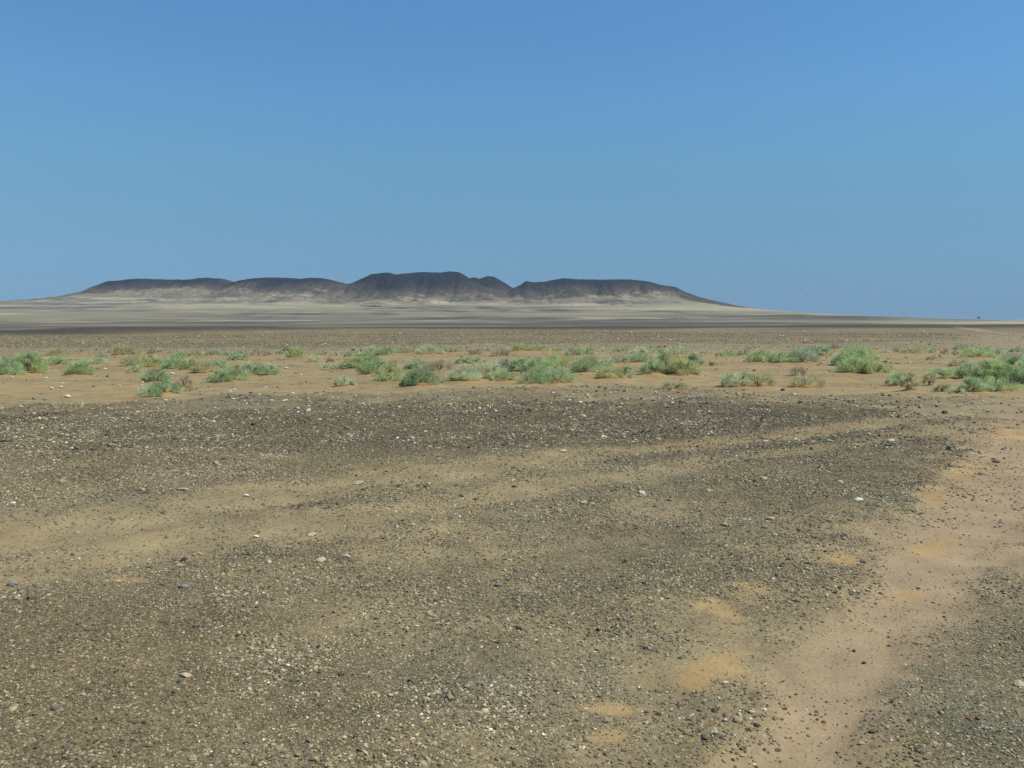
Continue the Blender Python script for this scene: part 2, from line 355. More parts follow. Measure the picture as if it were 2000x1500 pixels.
    fc = mixc(fc, C_AP, np.clip(ss(1550, 1950, Y) * .35 + .35 * st2, 0, .7))
    fc = mixc(fc, C_AC, np.clip(ss(.02, .75, st2 + .35 * st3 + .3 * fbm(X / 60, Y / 20, 33, 3)) * (.45 + .5 * ss(700, 1000, Y)), 0, .85))
    fc = mixc(fc, C_AC, 0.9 * ss(-.6, .4, st3 + .4 * st + .5 * st2) * ss(100, 500, X) * ss(430, 540, Y) * ss(2600, 1500, Y))
    col = mixc(col, fc, far); g = g * (1 - .6 * far)
    return col, g, w_wash * front * (Y < 90), np.where(v0 > 770, t3, 0) * front, wd * front

# ------------------------------------------------------------------ materials
def nodes_of(name):
    m = bpy.data.materials.new(name); m.use_nodes = True
    nt = m.node_tree; return m, nt, nt.nodes, nt.links, nt.nodes['Principled BSDF']

def ground_material():
    m, nt, N, L, b = nodes_of('desert_ground')
    b.inputs['Roughness'].default_value = .95; b.inputs['Specular IOR Level'].default_value = .12
    tc = N.new('ShaderNodeTexCoord')
    ca = N.new('ShaderNodeAttribute'); ca.attribute_name = 'col'
    ga = N.new('ShaderNodeAttribute'); ga.attribute_name = 'g'
    def mathn(op, a, bb, clamp=False):
        x = N.new('ShaderNodeMath'); x.operation = op; x.use_clamp = clamp
        for i, q in enumerate((a, bb)):
            if q is None: continue
            if isinstance(q, (int, float)): x.inputs[i].default_value = q
            else: L.new(q, x.inputs[i])
        return x.outputs[0]
    def cells(scale, lo, hi):
        v = N.new('ShaderNodeTexVoronoi'); v.inputs['Scale'].default_value = scale; L.new(tc.outputs['Object'], v.inputs['Vector'])
        s = N.new('ShaderNodeSeparateColor'); L.new(v.outputs['Color'], s.inputs[0])
        r = N.new('ShaderNodeMapRange'); r.inputs['To Min'].default_value = lo; r.inputs['To Max'].default_value = hi
        L.new(s.outputs[0], r.inputs[0]); return r.outputs[0], v.outputs['Distance'], s.outputs[1]
    v1, d1, h1 = cells(120, .62, 1.38); v2, d2, h2 = cells(30, .72, 1.3); v3, d3, h3 = cells(5.5, .88, 1.12)
    prod = mathn('MULTIPLY', mathn('MULTIPLY', v1, v2), v3)
    amt = mathn('ADD', mathn('MULTIPLY', ga.outputs['Fac'], .85), .15)
    mr = mathn('ADD', mathn('MULTIPLY', mathn('SUBTRACT', prod, 1.0), amt), 1.0)
    sc = N.new('ShaderNodeVectorMath'); sc.operation = 'SCALE'; L.new(ca.outputs['Color'], sc.inputs[0]); L.new(mr, sc.inputs['Scale'])
    # sparse pale chips in the gravel, finer than the built stones
    pale = mathn('MULTIPLY', mathn('GREATER_THAN', h2, .955), mathn('LESS_THAN', d2, .38))
    pale = mathn('MULTIPLY', pale, ga.outputs['Fac'])
    mx = N.new('ShaderNodeMix'); mx.data_type = 'RGBA'; L.new(mathn('MULTIPLY', pale, .6), mx.inputs[0]); L.new(sc.outputs[0], mx.inputs[6]); mx.inputs[7].default_value = (.52, .46, .34, 1)
    nz = N.new('ShaderNodeTexNoise'); nz.inputs['Scale'].default_value = 1.7; nz.inputs['Detail'].default_value = 8; L.new(tc.outputs['Object'], nz.inputs['Vector'])
    mv = N.new('ShaderNodeMapRange'); mv.inputs['From Min'].default_value = .3; mv.inputs['From Max'].default_value = .7; mv.inputs['To Min'].default_value = .84; mv.inputs['To Max'].default_value = 1.16
    L.new(nz.outputs['Fac'], mv.inputs[0])
    s2 = N.new('ShaderNodeVectorMath'); s2.operation = 'SCALE'; L.new(mx.outputs[2], s2.inputs[0]); L.new(mv.outputs[0], s2.inputs['Scale'])
    L.new(s2.outputs[0], b.inputs['Base Color'])
    hgt = mathn('ADD', mathn('MULTIPLY', mathn('SUBTRACT', 1.0, d1), .35), mathn('SUBTRACT', 1.0, d2))
    hgt = mathn('MULTIPLY', hgt, mathn('ADD', mathn('MULTIPLY', ga.outputs['Fac'], .9), .12))
    fine = N.new('ShaderNodeTexNoise'); fine.inputs['Scale'].default_value = 45; fine.inputs['Detail'].default_value = 4; L.new(tc.outputs['Object'], fine.inputs['Vector'])
    bp = N.new('ShaderNodeBump'); bp.inputs['Strength'].default_value = .7; bp.inputs['Distance'].default_value = .012
    L.new(mathn('ADD', hgt, mathn('MULTIPLY', fine.outputs['Fac'], .8)), bp.inputs['Height']); L.new(bp.outputs[0], b.inputs['Normal'])
    return m
M_GROUND = ground_material()

def hill_material():
    m, nt, N, L, b = nodes_of('basalt_hill')
    b.inputs['Roughness'].default_value = .95; b.inputs['Specular IOR Level'].default_value = .1
    tc = N.new('ShaderNodeTexCoord'); ca = N.new('ShaderNodeAttribute'); ca.attribute_name = 'col'
    nz = N.new('ShaderNodeTexNoise'); nz.inputs['Scale'].default_value = .16; nz.inputs['Detail'].default_value = 10; nz.inputs['Roughness'].default_value = .65; L.new(tc.outputs['Object'], nz.inputs['Vector'])
    mv = N.new('ShaderNodeMapRange'); mv.inputs['From Min'].default_value = .3; mv.inputs['From Max'].default_value = .7; mv.inputs['To Min'].default_value = .62; mv.inputs['To Max'].default_value = 1.4
    L.new(nz.outputs['Fac'], mv.inputs[0])
    sc = N.new('ShaderNodeVectorMath'); sc.operation = 'SCALE'; L.new(ca.outputs['Color'], sc.inputs[0]); L.new(mv.outputs[0], sc.inputs['Scale']); L.new(sc.outputs[0], b.inputs['Base Color'])
    bp = N.new('ShaderNodeBump'); bp.inputs['Strength'].default_value = .8; bp.inputs['Distance'].default_value = 2.5; L.new(nz.outputs['Fac'], bp.inputs['Height']); L.new(bp.outputs[0], b.inputs['Normal'])
    return m
M_HILL = hill_material()

def leaf_material():
    m, nt, N, L, b = nodes_of('desert_foliage')
    ca = N.new('ShaderNodeAttribute'); ca.attribute_name = 'col'
    L.new(ca.outputs['Color'], b.inputs['Base Color'])
    b.inputs['Roughness'].default_value = .7; b.inputs['Specular IOR Level'].default_value = .2
    tr = N.new('ShaderNodeBsdfTranslucent'); L.new(ca.outputs['Color'], tr.inputs[0])
    mx = N.new('ShaderNodeMixShader'); mx.inputs[0].default_value = .5
    L.new(b.outputs[0], mx.inputs[1]); L.new(tr.outputs[0], mx.inputs[2]); L.new(mx.outputs[0], N['Material Output'].inputs[0])
    return m
M_LEAF = leaf_material()

def plain_material(name, c, var=.25, scale=20.):
    m, nt, N, L, b = nodes_of(name)
    b.inputs['Roughness'].default_value = .85; b.inputs['Specular IOR Level'].default_value = .25
    tc = N.new('ShaderNodeTexCoord'); nz = N.new('ShaderNodeTexNoise'); nz.inputs['Scale'].default_value = scale; nz.inputs['Detail'].default_value = 5
    L.new(tc.outputs['Object'], nz.inputs['Vector'])
    r = N.new('ShaderNodeValToRGB'); c = np.array(c)
    r.color_ramp.elements[0].position = .3; r.color_ramp.elements[1].position = .7
    r.color_ramp.elements[0].color = (*(c * (1 - var)), 1); r.color_ramp.elements[1].color = (*np.minimum(c * (1 + var), .9), 1)
    L.new(nz.outputs['Fac'], r.inputs[0]); L.new(r.outputs[0], b.inputs['Base Color'])
    return m
M_WOOD = plain_material('dry_wood', (.16, .12, .085))

def pebble_material():
    m, nt, N, L, b = nodes_of('pebble')
    b.inputs['Roughness'].default_value = .75; b.inputs['Specular IOR Level'].default_value = .3
    ca = N.new('ShaderNodeAttribute'); ca.attribute_type = 'INSTANCER'; ca.attribute_name = 'col'
    L.new(ca.outputs['Color'], b.inputs['Base Color'])
    return m
M_PEB = pebble_material()

# ------------------------------------------------------------------ ground: one height field, split along the track and the wash
ang = np.concatenate([np.arange(-180, -44, 8.), np.arange(-44, -36, .5), np.arange(-36, 36, .14), np.arange(36, 44, .5), np.arange(44, 180, 8.)])
rr = np.concatenate([[.001, .6, 1.2, 1.9, 2.6, 3.1], row_dist(np.arange(1560, 1000, -4.0)), row_dist(np.arange(1000, 640, -1.6))])
far_r = [rr[-1] * 1.012]
while far_r[-1] < 6000: far_r.append(far_r[-1] * (1.011 if far_r[-1] < 2300 else 1.06))
rr = np.concatenate([rr, far_r])
A, RR = np.meshgrid(np.radians(ang), rr)
# rows follow level image rows inside the view, so the distance ring is flattened there
X = (RR * np.sin(A)).ravel(); Y = (RR * np.cos(A)).ravel()
nr, na = A.shape
Z = height(X, Y)
gcol, gg, gw, gt, _ = surface(X, Y)
V = np.stack([X, Y, Z], 1)
i, j = np.meshgrid(np.arange(nr - 1), np.arange(na), indexing='ij'); j2 = (j + 1) % na
F = np.stack([i * na + j, i * na + j2, (i + 1) * na + j2, (i + 1) * na + j], -1).reshape(-1, 4)[:, ::-1]
e1 = V[F[:, 2]] - V[F[:, 0]]; e2 = V[F[:, 3]] - V[F[:, 1]]
fn = np.cross(e1, e2)
if fn[len(fn) // 2, 2] < 0: F = F[:, ::-1]; fn = -fn
VN = np.zeros_like(V)
for c in range(4):
    for k in range(3): VN[:, k] += np.bincount(F[:, c], fn[:, k], len(V))
VN /= np.maximum(np.linalg.norm(VN, axis=1, keepdims=True), 1e-12)
ft = gt[F].mean(1); fw = gw[F].mean(1)
cls = np.where(ft > .5, 1, np.where(fw > .5, 2, 0))
for k, nm in ((0, 'ground'), (1, 'track'), (2, 'sandy_wash')):
    f = F[cls == k]; used, inv = np.unique(f, return_inverse=True)
    o = mesh_obj(nm, V[used], inv.reshape(f.shape), M_GROUND, normals=VN[used], smooth=True,
                 attrs={'col': ('POINT', 'FLOAT_COLOR', rgba(gcol[used])), 'g': ('POINT', 'FLOAT', gg[used].astype(np.float32))})
    lab = ['flat desert plain of dark gravel and sand reaching the horizon', 'sandy wheel track winding through the gravel on the right', 'strip of orange sandy wash where the shrubs grow'][k]
    prop(o, kind='structure', label=lab, category=['ground', 'track', 'wash'][k])

# ------------------------------------------------------------------ hills
HILLS = [
 ('dark flat-topped basalt hill with a long pale slope at its left end', 2180, [(130, 583), (165, 577), (195, 566.5), (215, 556.5), (226, 551), (250, 548), (285, 546), (310, 547), (340, 548), (370, 547.8), (395, 547), (415, 544.3), (440, 546), (458, 551), (490, 562), (540, 582)], 1.0),
 ('low twin-topped dark hill between the flat-topped hill and the highest one', 2090, [(330, 586), (400, 577), (430, 567), (458, 553.5), (475, 548), (500, 545), (530, 543), (560, 543.5), (590, 545.2), (605, 543.5), (630, 544.2), (655, 549), (680, 555), (710, 562), (770, 584)], .8),
 ('highest dark basalt hill with a broad uneven top', 2060, [(640, 585), (665, 566), (680, 556), (692, 553), (710, 544.5), (728, 536.5), (745, 534.5), (762, 534), (778, 537.8), (800, 535.5), (825, 532.5), (845, 533.2), (862, 533.5), (880, 531), (898, 533), (916, 545), (940, 557), (985, 572), (1030, 588)], 1.0),
 ('small pointed dark hill beside the notch right of the highest hill', 2160, [(880, 575), (905, 551), (915, 546.5), (928, 543.5), (938, 546.5), (952, 541), (966, 542), (975, 547), (985, 553), (1002, 563.5), (1020, 572), (1050, 588)], .9),
 ('long dark hill tapering off to the right into the plain', 2110, [(960, 588), (985, 577), (1003, 564), (1015, 559), (1027, 551), (1036, 553.5), (1060, 553), (1085, 547.5), (1100, 544.8), (1130, 546.3), (1180, 547), (1230, 547.2), (1260, 550.5), (1290, 558), (1305, 560), (1312, 561.5), (1330, 571), (1355, 579), (1380, 585), (1420, 594), (1480, 606), (1530, 614.5), (1570, 620)], 1.0),
]
for k, (lab, yc, prof, dk) in enumerate(HILLS):
    px = np.array([p[0] for p in prof], float); py = np.array([p[1] for p in prof], float)
    wx = (px - 1000) / FPX * yc; wz = CAM_H + (HOR - py) / FPX * yc
    xs = np.arange(wx[0] - 60, wx[-1] + 60, 2.0); ys = np.arange(yc - 430, yc + 330, 5.0)
    GX, GY = np.meshgrid(xs, ys); gx, gy = GX.ravel(), GY.ravel()
    ap = apron(gx, gy); ap0 = apron(gx, np.full_like(gx, yc))
    top = np.interp(gx, wx, wz, left=-20, right=-20)
    rise = top - ap0
    ridge = yc + 26 * fbm(gx / 120, gx * 0 + 2 * k, 60 + k, 2)
    spur = fbm(gx / 46, gx * 0 + .3, 70 + k, 3)                       # spurs and gullies running down the face
    t = (gy - ridge) / np.where(gy < ridge, 215 + 70 * spur, 190)
    at_ = np.abs(t)
    c = np.exp(-(np.clip(at_ - .12, 0, None) / .52) ** 1.45)
    rel = c.copy()
    gul = 1 - np.abs(fbm(gx / 30 + fbm(gx / 60, gy / 60, 80, 2) * .6, gy / 110, 81 + k, 3))
    body = 4 * c * (1 - c)
    z = ap + rise * c - 3.6 * gul ** 2 * body * np.clip(rise / 40, 0, 1) + fbm(gx / 14, gy / 14, 90 + k, 3) * (.6 + .9 * body) * np.clip(rise / 30, 0, 1)
    z = np.where(c < .03, z - (.03 - c) * 120, z)
    z = np.where(rise < 2, np.minimum(z, ap - (2 - rise) * .5), z)
    # dark basalt above, dusty purple-brown scree, pale sand at the foot
    up = (z - ap) + fbm(gx / 70, gy / 60, 100 + k, 4) * 9 + spur * 4
    hpx = 1000 + gx / yc * FPX
    if k < 3: up = up - 15 * np.exp(-((hpx - 415) / 95) ** 2) * ss(40, 15, up) - 10 * np.exp(-((hpx - 665) / 45) ** 2)
    if k == 4: up = up + 9 * ss(1280, 1340, hpx)
    base = np.tile(np.array([.225, .183, .118]), (len(gx), 1))
    base = mixc(surface(gx, gy)[0], base, ss(1, 16, up))
    colr = mixc(base, np.array([.086, .069, .046]), ss(1, 15, up) * (.6 + .4 * dk))
    colr = mixc(colr, np.array([.022, .022, .021]), ss(10, 46, up) * (.85 + .15 * dk))
    pale = ss(.52, .8, fbm(gx / 17, gy / 12, 110 + k, 3)) * ss(26, 8, up) * .45
    colr = mixc(colr, np.array([.40, .31, .20]), pale)
    ny, nx = GX.shape
    i, j = np.meshgrid(np.arange(ny - 1), np.arange(nx - 1), indexing='ij')
    f = np.stack([i * nx + j, i * nx + j + 1, (i + 1) * nx + j + 1, (i + 1) * nx + j], -1).reshape(-1, 4)
    zz = z - ap; keep = (zz[f].max(1) > -3.5)
    f = f[keep]; used, inv = np.unique(f, return_inverse=True)
    o = mesh_obj('hill', np.stack([gx, gy, z], 1)[used], inv.reshape(f.shape), M_HILL, smooth=True, attrs={'col': ('POINT', 'FLOAT_COLOR', rgba(colr[used]))})
    prop(o, kind='structure', label=lab, category='hill')

# ------------------------------------------------------------------ shrubs
LEAF = {BR: (.50, .61, .315), BG: (.465, .58, .335), PB: (.59, .655, .42), YG: (.55, .595, .295), OL: (.54, .535, .31), DRY: (.41, .365, .25), DK: (.40, .505, .28), GB: (.45, .525, .355)}

def tube(p0, p1, r0, r1, n=5):
    p0 = np.array(p0, float); p1 = np.array(p1, float); ax = p1 - p0; ax /= np.linalg.norm(ax)
    a = np.cross(ax, [0.3, .9, .1]); a /= np.linalg.norm(a); b = np.cross(ax, a)
    t = np.arange(n) * 2 * math.pi / n
    ring = np.cos(t)[:, None] * a + np.sin(t)[:, None] * b
    v = np.concatenate([p0 + ring * r0, p1 + ring * r1]); q = np.arange(n)
    return v, np.stack([q, (q + 1) % n, (q + 1) % n + n, q + n], 1)

def foliage(lobes, dist, cx, cy, r):
    """thin leaf blades grown on tufts spread over and through each lobe"""
    P0, P1, P2, CC = [], [], [], []
    for (lx, ly, rx, ry, zt, c) in lobes:
        bl = .055 * (dist / 25) ** .6; bw = .0105 * (dist / 25) ** .75
        if c == DRY: bw *= .6; bl *= 1.3
        z0 = height(np.array([lx]), np.array([ly]))[0]
        hz = max(zt - z0, .12)
        layers = {DRY: 2.6, OL: 3.8, PB: 4.4, YG: 4.8}.get(c, 5.2)
        nb = int(np.clip(layers * (2 * rx * hz * .8) / (.5 * bl * bw), 500, 14000))
        nt = int(np.clip(34 * (rx / .5) ** 1.3, 16, 150))
        # tufts crowded near the surface of a dome; a third of them form the skirt that sags to the ground at the rim
        th = r.uniform(0, 2 * math.pi, nt); el = np.arcsin(r.uniform(.0, 1, nt) ** .9); rad = r.uniform(.6, 1.0, nt) ** .7
        skirt = r.random(nt) < .36; el = np.where(skirt, r.uniform(0, .28, nt), el); rad = np.where(skirt, r.uniform(.75, 1.02, nt), rad)
        size = r.uniform(.13, .42, nt) * min(rx, hz * 1.5)
        tx = rx * .95 * rad * np.cos(el) * np.cos(th); ty = ry * .95 * rad * np.cos(el) * np.sin(th)
        tz = hz * (.07 + .78 * rad * np.sin(el))
        tl = r.uniform(.72, 1.28, nt)
        k = r.integers(0, nt, nb)
        dv = r.normal(0, 1, (nb, 3)); dv /= np.linalg.norm(dv, axis=1, keepdims=True)
        q = r.uniform(.1, 1, nb) ** .6
        off = dv * (size[k] * q)[:, None] * np.array([1.0, 1.0, .8])
        p = np.stack([tx[k], ty[k], tz[k]], 1) + off
        out = p / np.array([rx, ry, hz]); out[:, 2] += .35
        out /= np.linalg.norm(out, axis=1, keepdims=True)
        dr = out * .9 + dv * .5 + r.normal(0, .42, (nb, 3)) + np.array([0, 0, .25]); dr /= np.linalg.norm(dr, axis=1, keepdims=True)
        fc_ = out * .6 + np.array([0, 0, .75]) + r.normal(0, .45, (nb, 3)); sd_ = np.cross(dr, fc_); sd_ /= np.linalg.norm(sd_, axis=1, keepdims=True)
        L = bl * (r.uniform(.6, 1.5, nb) * np.where(r.random(nb) < .1, 2.1, 1))[:, None]; W = bw * r.uniform(.7, 1.3, nb)[:, None]
        tg = height(lx + tx, ly + ty)                                   # each tuft follows the ground below it
        gk = z0 + (np.minimum(tg, z0) - z0)[k] * np.clip(1.3 - p[:, 2] / hz * 1.3, 0, 1)
        p = p + np.array([lx - cx, ly - cy, 0]); p[:, 2] += gk
        lo = p[:, 2] < gk + .01; p[lo, 2] = gk[lo] + r.uniform(.01, .05, lo.sum())
        P0.append(p - sd_ * W / 2); P1.append(p + sd_ * W / 2); P2.append(p + dr * L)
        colr = np.array(LEAF[c]) * tl[k][:, None] * r.uniform(.75, 1.25, nb)[:, None]
        yel = (r.random(nb) < .12)[:, None]; colr = np.where(yel, colr * np.array([1.35, 1.1, .8]), colr)
        CC.append(colr)
    P = np.stack([np.concatenate(P0), np.concatenate(P1), np.concatenate(P2)], 1).reshape(-1, 3)
    C3 = np.repeat(np.concatenate(CC), 3, 0)
    return P, np.arange(len(P)).reshape(-1, 3), C3

for (lab, grp, lb), lobes in zip(SHRUBS, SHW):
    r = np.random.default_rng(abs(hash(str(lb))) % 1000003 if False else int(sum(l[0] * 7 + l[2] * 13 for l in lb)) % 1000003)
    w = sum(l[2] for l in lobes); cx = sum(l[0] * l[2] for l in lobes) / w; cy = sum(l[1] * l[2] for l in lobes) / w
    cz = float(height(np.array([cx]), np.array([cy]))[0])
    e = bpy.data.objects.new('desert_shrub', None); COL.objects.link(e); e.location = (cx, cy, cz); e.empty_display_size = .2
    prop(e, label=lab, category='shrub', group=grp)
    P, f, C3 = foliage(lobes, cy, cx, cy, r); P[:, 2] -= cz
    mesh_obj('foliage', P, f, M_LEAF, e, attrs={'col': ('POINT', 'FLOAT_COLOR', rgba(C3))})
    for (lx, ly, rx, ry, zt, c) in lobes:
        vs_, fs_, n0 = [], [], 0
        z0 = float(height(np.array([lx]), np.array([ly]))[0]); root = np.array([lx - cx, ly - cy, z0 - cz - .05]); hh = zt - z0
        for q in range(int(np.clip(8 * rx / .4, 5, 14))):
            th = r.uniform(0, 2 * math.pi); ln = r.uniform(.5, .9)
            mid = root + np.array([math.cos(th) * rx * ln * .45, math.sin(th) * ry * ln * .45, hh * .3 + .07])
            tip = mid + np.array([math.cos(th + .4) * rx * ln * .4, math.sin(th + .4) * ry * ln * .4, hh * r.uniform(.15, .4)])
            for a_, b_, r0, r1 in ((root, mid, .016, .009), (mid, tip, .009, .004)):
                v_, f_ = tube(a_, b_, r0, r1); vs_.append(v_); fs_.append(f_ + n0); n0 += len(v_)
        mesh_obj('woody_base', np.concatenate(vs_), np.concatenate(fs_), M_WOOD, e)

# lone tree far out on the plain
tx, ty = (1909 - 1000) / FPX * 2085.0, 2085.0; tz = float(height(np.array([tx]), np.array([ty]))[0])
e = bpy.data.objects.new('lone_tree', None); COL.objects.link(e); e.location = (tx, ty, tz)
prop(e, label='tiny solitary dark tree on the far skyline of the plain', category='tree')
vs_, fs_, n0 = [], [], 0
for a_, b_, r0, r1 in (((0, 0, -.3), (.1, 0, 2.4), .32, .22), ((.1, 0, 2.3), (1.2, .3, 4.6), .16, .07), ((.1, 0, 2.3), (-1.1, -.2, 4.8), .16, .07), ((.1, 0, 2.3), (.2, .8, 5.6), .15, .06)):
    v_, f_ = tube(a_, b_, r0, r1, 7); vs_.append(v_); fs_.append(f_ + n0); n0 += len(v_)
mesh_obj('trunk', np.concatenate(vs_), np.concatenate(fs_), M_WOOD, e)
nb = 2600; cl = rng.normal(0, 1, (18, 3)) * np.array([1.4, 1.2, .7]) + np.array([0, 0, 5.2]); k = rng.integers(0, 18, nb)
p = cl[k] + rng.normal(0, .5, (nb, 3)); dr = rng.normal(0, 1, (nb, 3)) * .35; sd_ = rng.normal(0, 1, (nb, 3)) * .18
mesh_obj('crown', np.stack([p - sd_, p + sd_, p + dr], 1).reshape(-1, 3), np.arange(nb * 3).reshape(-1, 3), M_LEAF, e, attrs={'col': ('POINT', 'FLOAT_COLOR', rgba(np.tile([.06, .085, .045], (nb * 3, 1)) * np.repeat(rng.uniform(.6, 1.3, nb), 3)[:, None]))})

# ------------------------------------------------------------------ stones that can be told apart
import bmesh
def stone_mesh(seed, name='stone'):
    r = np.random.default_rng(seed); bm = bmesh.new(); bmesh.ops.create_icosphere(bm, subdivisions=2, radius=.5)
    ax = r.normal(0, 1, (9, 3)); ax /= np.linalg.norm(ax, axis=1, keepdims=True); cut = r.uniform(.26, .44, 9)
    for v in bm.verts:
        p = np.array(v.co) * r.uniform(.95, 1.05)
        for a, cc in zip(ax, cut):
            s = p @ a
            if s > cc: p = p - a * (s - cc) * .92
        v.co = p
    me = bpy.data.meshes.new(name); bm.to_mesh(me); bm.free(); return me
WHT, TAN, GRY, BLK, RED = range(5)
MS = [plain_material('quartz_stone', (.62, .57, .46), .2, 9), plain_material('tan_stone', (.42, .34, .22), .25, 9), plain_material('blue_grey_stone', (.20, .195, .165), .25, 9), plain_material('basalt_stone', (.055, .05, .046), .3, 9), plain_material('rust_stone', (.20, .09, .05), .3, 9)]
PROTO = {}
for mt in range(5):
    for s in range(3):
        me = stone_mesh(200 + mt * 10 + s); me.materials.append(MS[mt]); PROTO[mt, s] = me
CN = ['white', 'tan', 'blue-grey', 'black', 'rust-red']
STONES = [  # column, row, width in photo pixels, flatness, kind, label
 (131, 773, 11, .75, WHT, 'white stone with a dark underside alone on bare sand at the wash edge'),
 (700, 943, 24, .34, TAN, 'long flat pale stone lying in the sandy wheel rut'),
 (1255, 968, 15, .75, WHT, 'pointed white stone on gravel between the ruts and the track'),
 (1677, 979, 20, .35, WHT, 'flat cream stone with a hard black shadow in dark gravel'),
 (24, 985, 15, .55, WHT, 'rounded cream stone at the end of the upper wheel rut'),
 (357, 962, 26, .3, TAN, 'thin flat tan slab above the upper wheel rut'),
 (480, 970, 13, .6, WHT, 'small rounded white stone on the sandy rut'),
 (358, 1147, 24, .45, GRY, 'smooth pale blue-grey stone beside a small orange patch'),
 (318, 1143, 13, .5, RED, 'orange-brown stone next to the pale blue-grey one'),
 (358, 1097, 16, .7, BLK, 'round black stone on the pale sandy patch'),
 (25, 1138, 22, .6, GRY, 'blunt dark grey stone by the left end of the ruts'),
 (362, 1322, 24, .42, TAN, 'flat tan stone with a shadowed right end in mottled gravel'),
 (500, 1048, 12, .6, WHT, 'cream stone between the two wheel ruts'),
 (608, 1047, 22, .3, TAN, 'thin sandy slab between the two wheel ruts'),
 (628, 1097, 24, .5, TAN, 'large pale grey-tan stone below the lower rut'),
 (676, 1088, 20, .4, TAN, 'sandstone chip with a rusty edge below the lower rut'),
 (525, 1100, 12, .7, WHT, 'small upright pale chip below the lower rut'),
 (850, 1168, 14, .5, RED, 'rust-red flat stone in mottled gravel'),
 (1138, 1118, 11, .5, RED, 'small rust-red stone in the dark gravel patch'),
 (972, 1138, 24, .35, GRY, 'long grey stone with a bright front edge'),
 (1992, 1344, 26, .45, TAN, 'tan block with a red-brown shadow side in the dark gravel beyond the track'),
 (1894, 1410, 17, .3, RED, 'thin dark red sliver in the dark gravel beyond the track'),
 (1468, 1388, 16, .45, TAN, 'flat cream stone left of the sandy track'),
 (1417, 1331, 12, .6, WHT, 'white chip at the rim of the orange sand patch'),
 (1686, 1095, 12, .7, GRY, 'dark grey stone beside the left rim of the track'),
 (1632, 1155, 11, .6, BLK, 'small black stone on the left verge of the track'),
 (1668, 1257, 10, .6, BLK, 'small black stone on the sandy track'),
 (1688, 1284, 12, .5, BLK, 'flat black stone on the sandy track'),
 (1505, 1018, 18, .5, TAN, 'pinkish tan stone in the gravel by the track'),
 (1494, 1037, 16, .5, GRY, 'pale blue-grey stone in the gravel by the track'),
 (1513, 1053, 16, .5, TAN, 'ochre stone with a pale right half in the gravel by the track'),
 (1384, 957, 12, .5, TAN, 'ochre stone right of the lower wheel rut'),
 (1642, 941, 11, .8, WHT, 'cream stone standing up in the dark gravel patch'),
 (1740, 864, 14, .4, WHT, 'flat white stone between the ruts where they near the track'),
 (1697, 851, 8, .7, WHT, 'small white stone just above the flat white one between the ruts'),
 (1495, 865, 10, .6, WHT, 'white stone on the rut where the ruts run close together'),
 (787, 1022, 10, .5, BLK, 'small black stone on the pale lower rut'),
 (1005, 953, 13, .7, GRY, 'grey rounded stone between the pale ruts'),
 (778, 952, 13, .45, BLK, 'flat dark stone on the pale upper rut'),
 (1100, 885, 13, .45, WHT, 'pale flat stone at the upper edge of the upper rut'),
 (985, 873, 10, .5, BLK, 'dark stone at the upper edge of the upper rut'),
 (336, 728, 9, .6, WHT, 'white stone in front of the long green thicket'),
 (415, 735, 8, .7, WHT, 'white stone against the left end of the large domed shrub'),
 (364, 752, 8, .5, WHT, 'white stone at the foot of the grey-brown twiggy shrub'),
 (450, 762, 7, .5, WHT, 'white stone below the large domed shrub'), (458, 759, 7, .5, WHT, 'white stone below the large domed shrub'),
 (278, 747, 7, .5, WHT, 'white stone beside the dark cushion shrub'), (276, 753, 9, .35, WHT, 'white stone beside the dark cushion shrub'),
 (101, 758, 8, .5, WHT, 'white stone on the open sand of the wash'), (120, 756, 8, .5, WHT, 'white stone on the open sand of the wash'), (90, 735, 7, .5, WHT, 'white stone on the open sand of the wash'), (120, 749, 9, .35, WHT, 'white stone on the open sand of the wash'), (204, 717, 8, .5, WHT, 'white stone on the open sand of the wash'), (233, 755, 6, .6, WHT, 'white stone on the open sand of the wash'), (558, 717, 8, .5, WHT, 'white stone on the open sand of the wash'), (588, 730, 6, .5, WHT, 'white stone on the open sand of the wash'), (519, 755, 6, .5, WHT, 'white stone on the open sand of the wash'),
 (209, 732, 6, .7, BLK, 'black stone on the open sand of the wash'), (183, 757, 6, .5, BLK, 'black stone on the open sand of the wash'), (690, 685, 10, .4, BLK, 'black stone on the open sand of the wash'), (925, 761, 6, .6, BLK, 'black stone on the open sand of the wash'), (1529, 760, 9, .7, BLK, 'black stone on the open sand of the wash'), (1729, 706, 9, .5, BLK, 'black stone on the open sand of the wash'), (1835, 694, 5, .8, BLK, 'black stone on the open sand of the wash'),
 (1287, 679, 7, .5, BLK, 'black stone on the pebbly far strip of the wash'), (1299, 679, 6, .6, BLK, 'black stone on the pebbly far strip of the wash'), (1271, 680, 5, .6, BLK, 'black stone on the pebbly far strip of the wash'), (1569, 670, 4, .8, BLK, 'black stone on the pebbly far strip of the wash'), (1799, 669, 4, .8, BLK, 'black stone on the pebbly far strip of the wash'), (1815, 674, 4, .8, BLK, 'black stone on the pebbly far strip of the wash'),
 (1013, 733, 5, .7, WHT, 'white stone on orange sand left of the tallest thicket'), (871, 738, 5, .6, WHT, 'white stone right of the round dark bush'),
 (1776, 708, 7, .6, WHT, 'white stone right of the very large light green bush'), (1801, 711, 6, .6, WHT, 'white stone right of the very large light green bush'), (1842, 707, 6, .6, WHT, 'white stone right of the very large light green bush'), (1716, 696, 7, .5, WHT, 'white stone right of the very large light green bush'), (1826, 690, 6, .6, WHT, 'white stone right of the very large light green bush'),
]
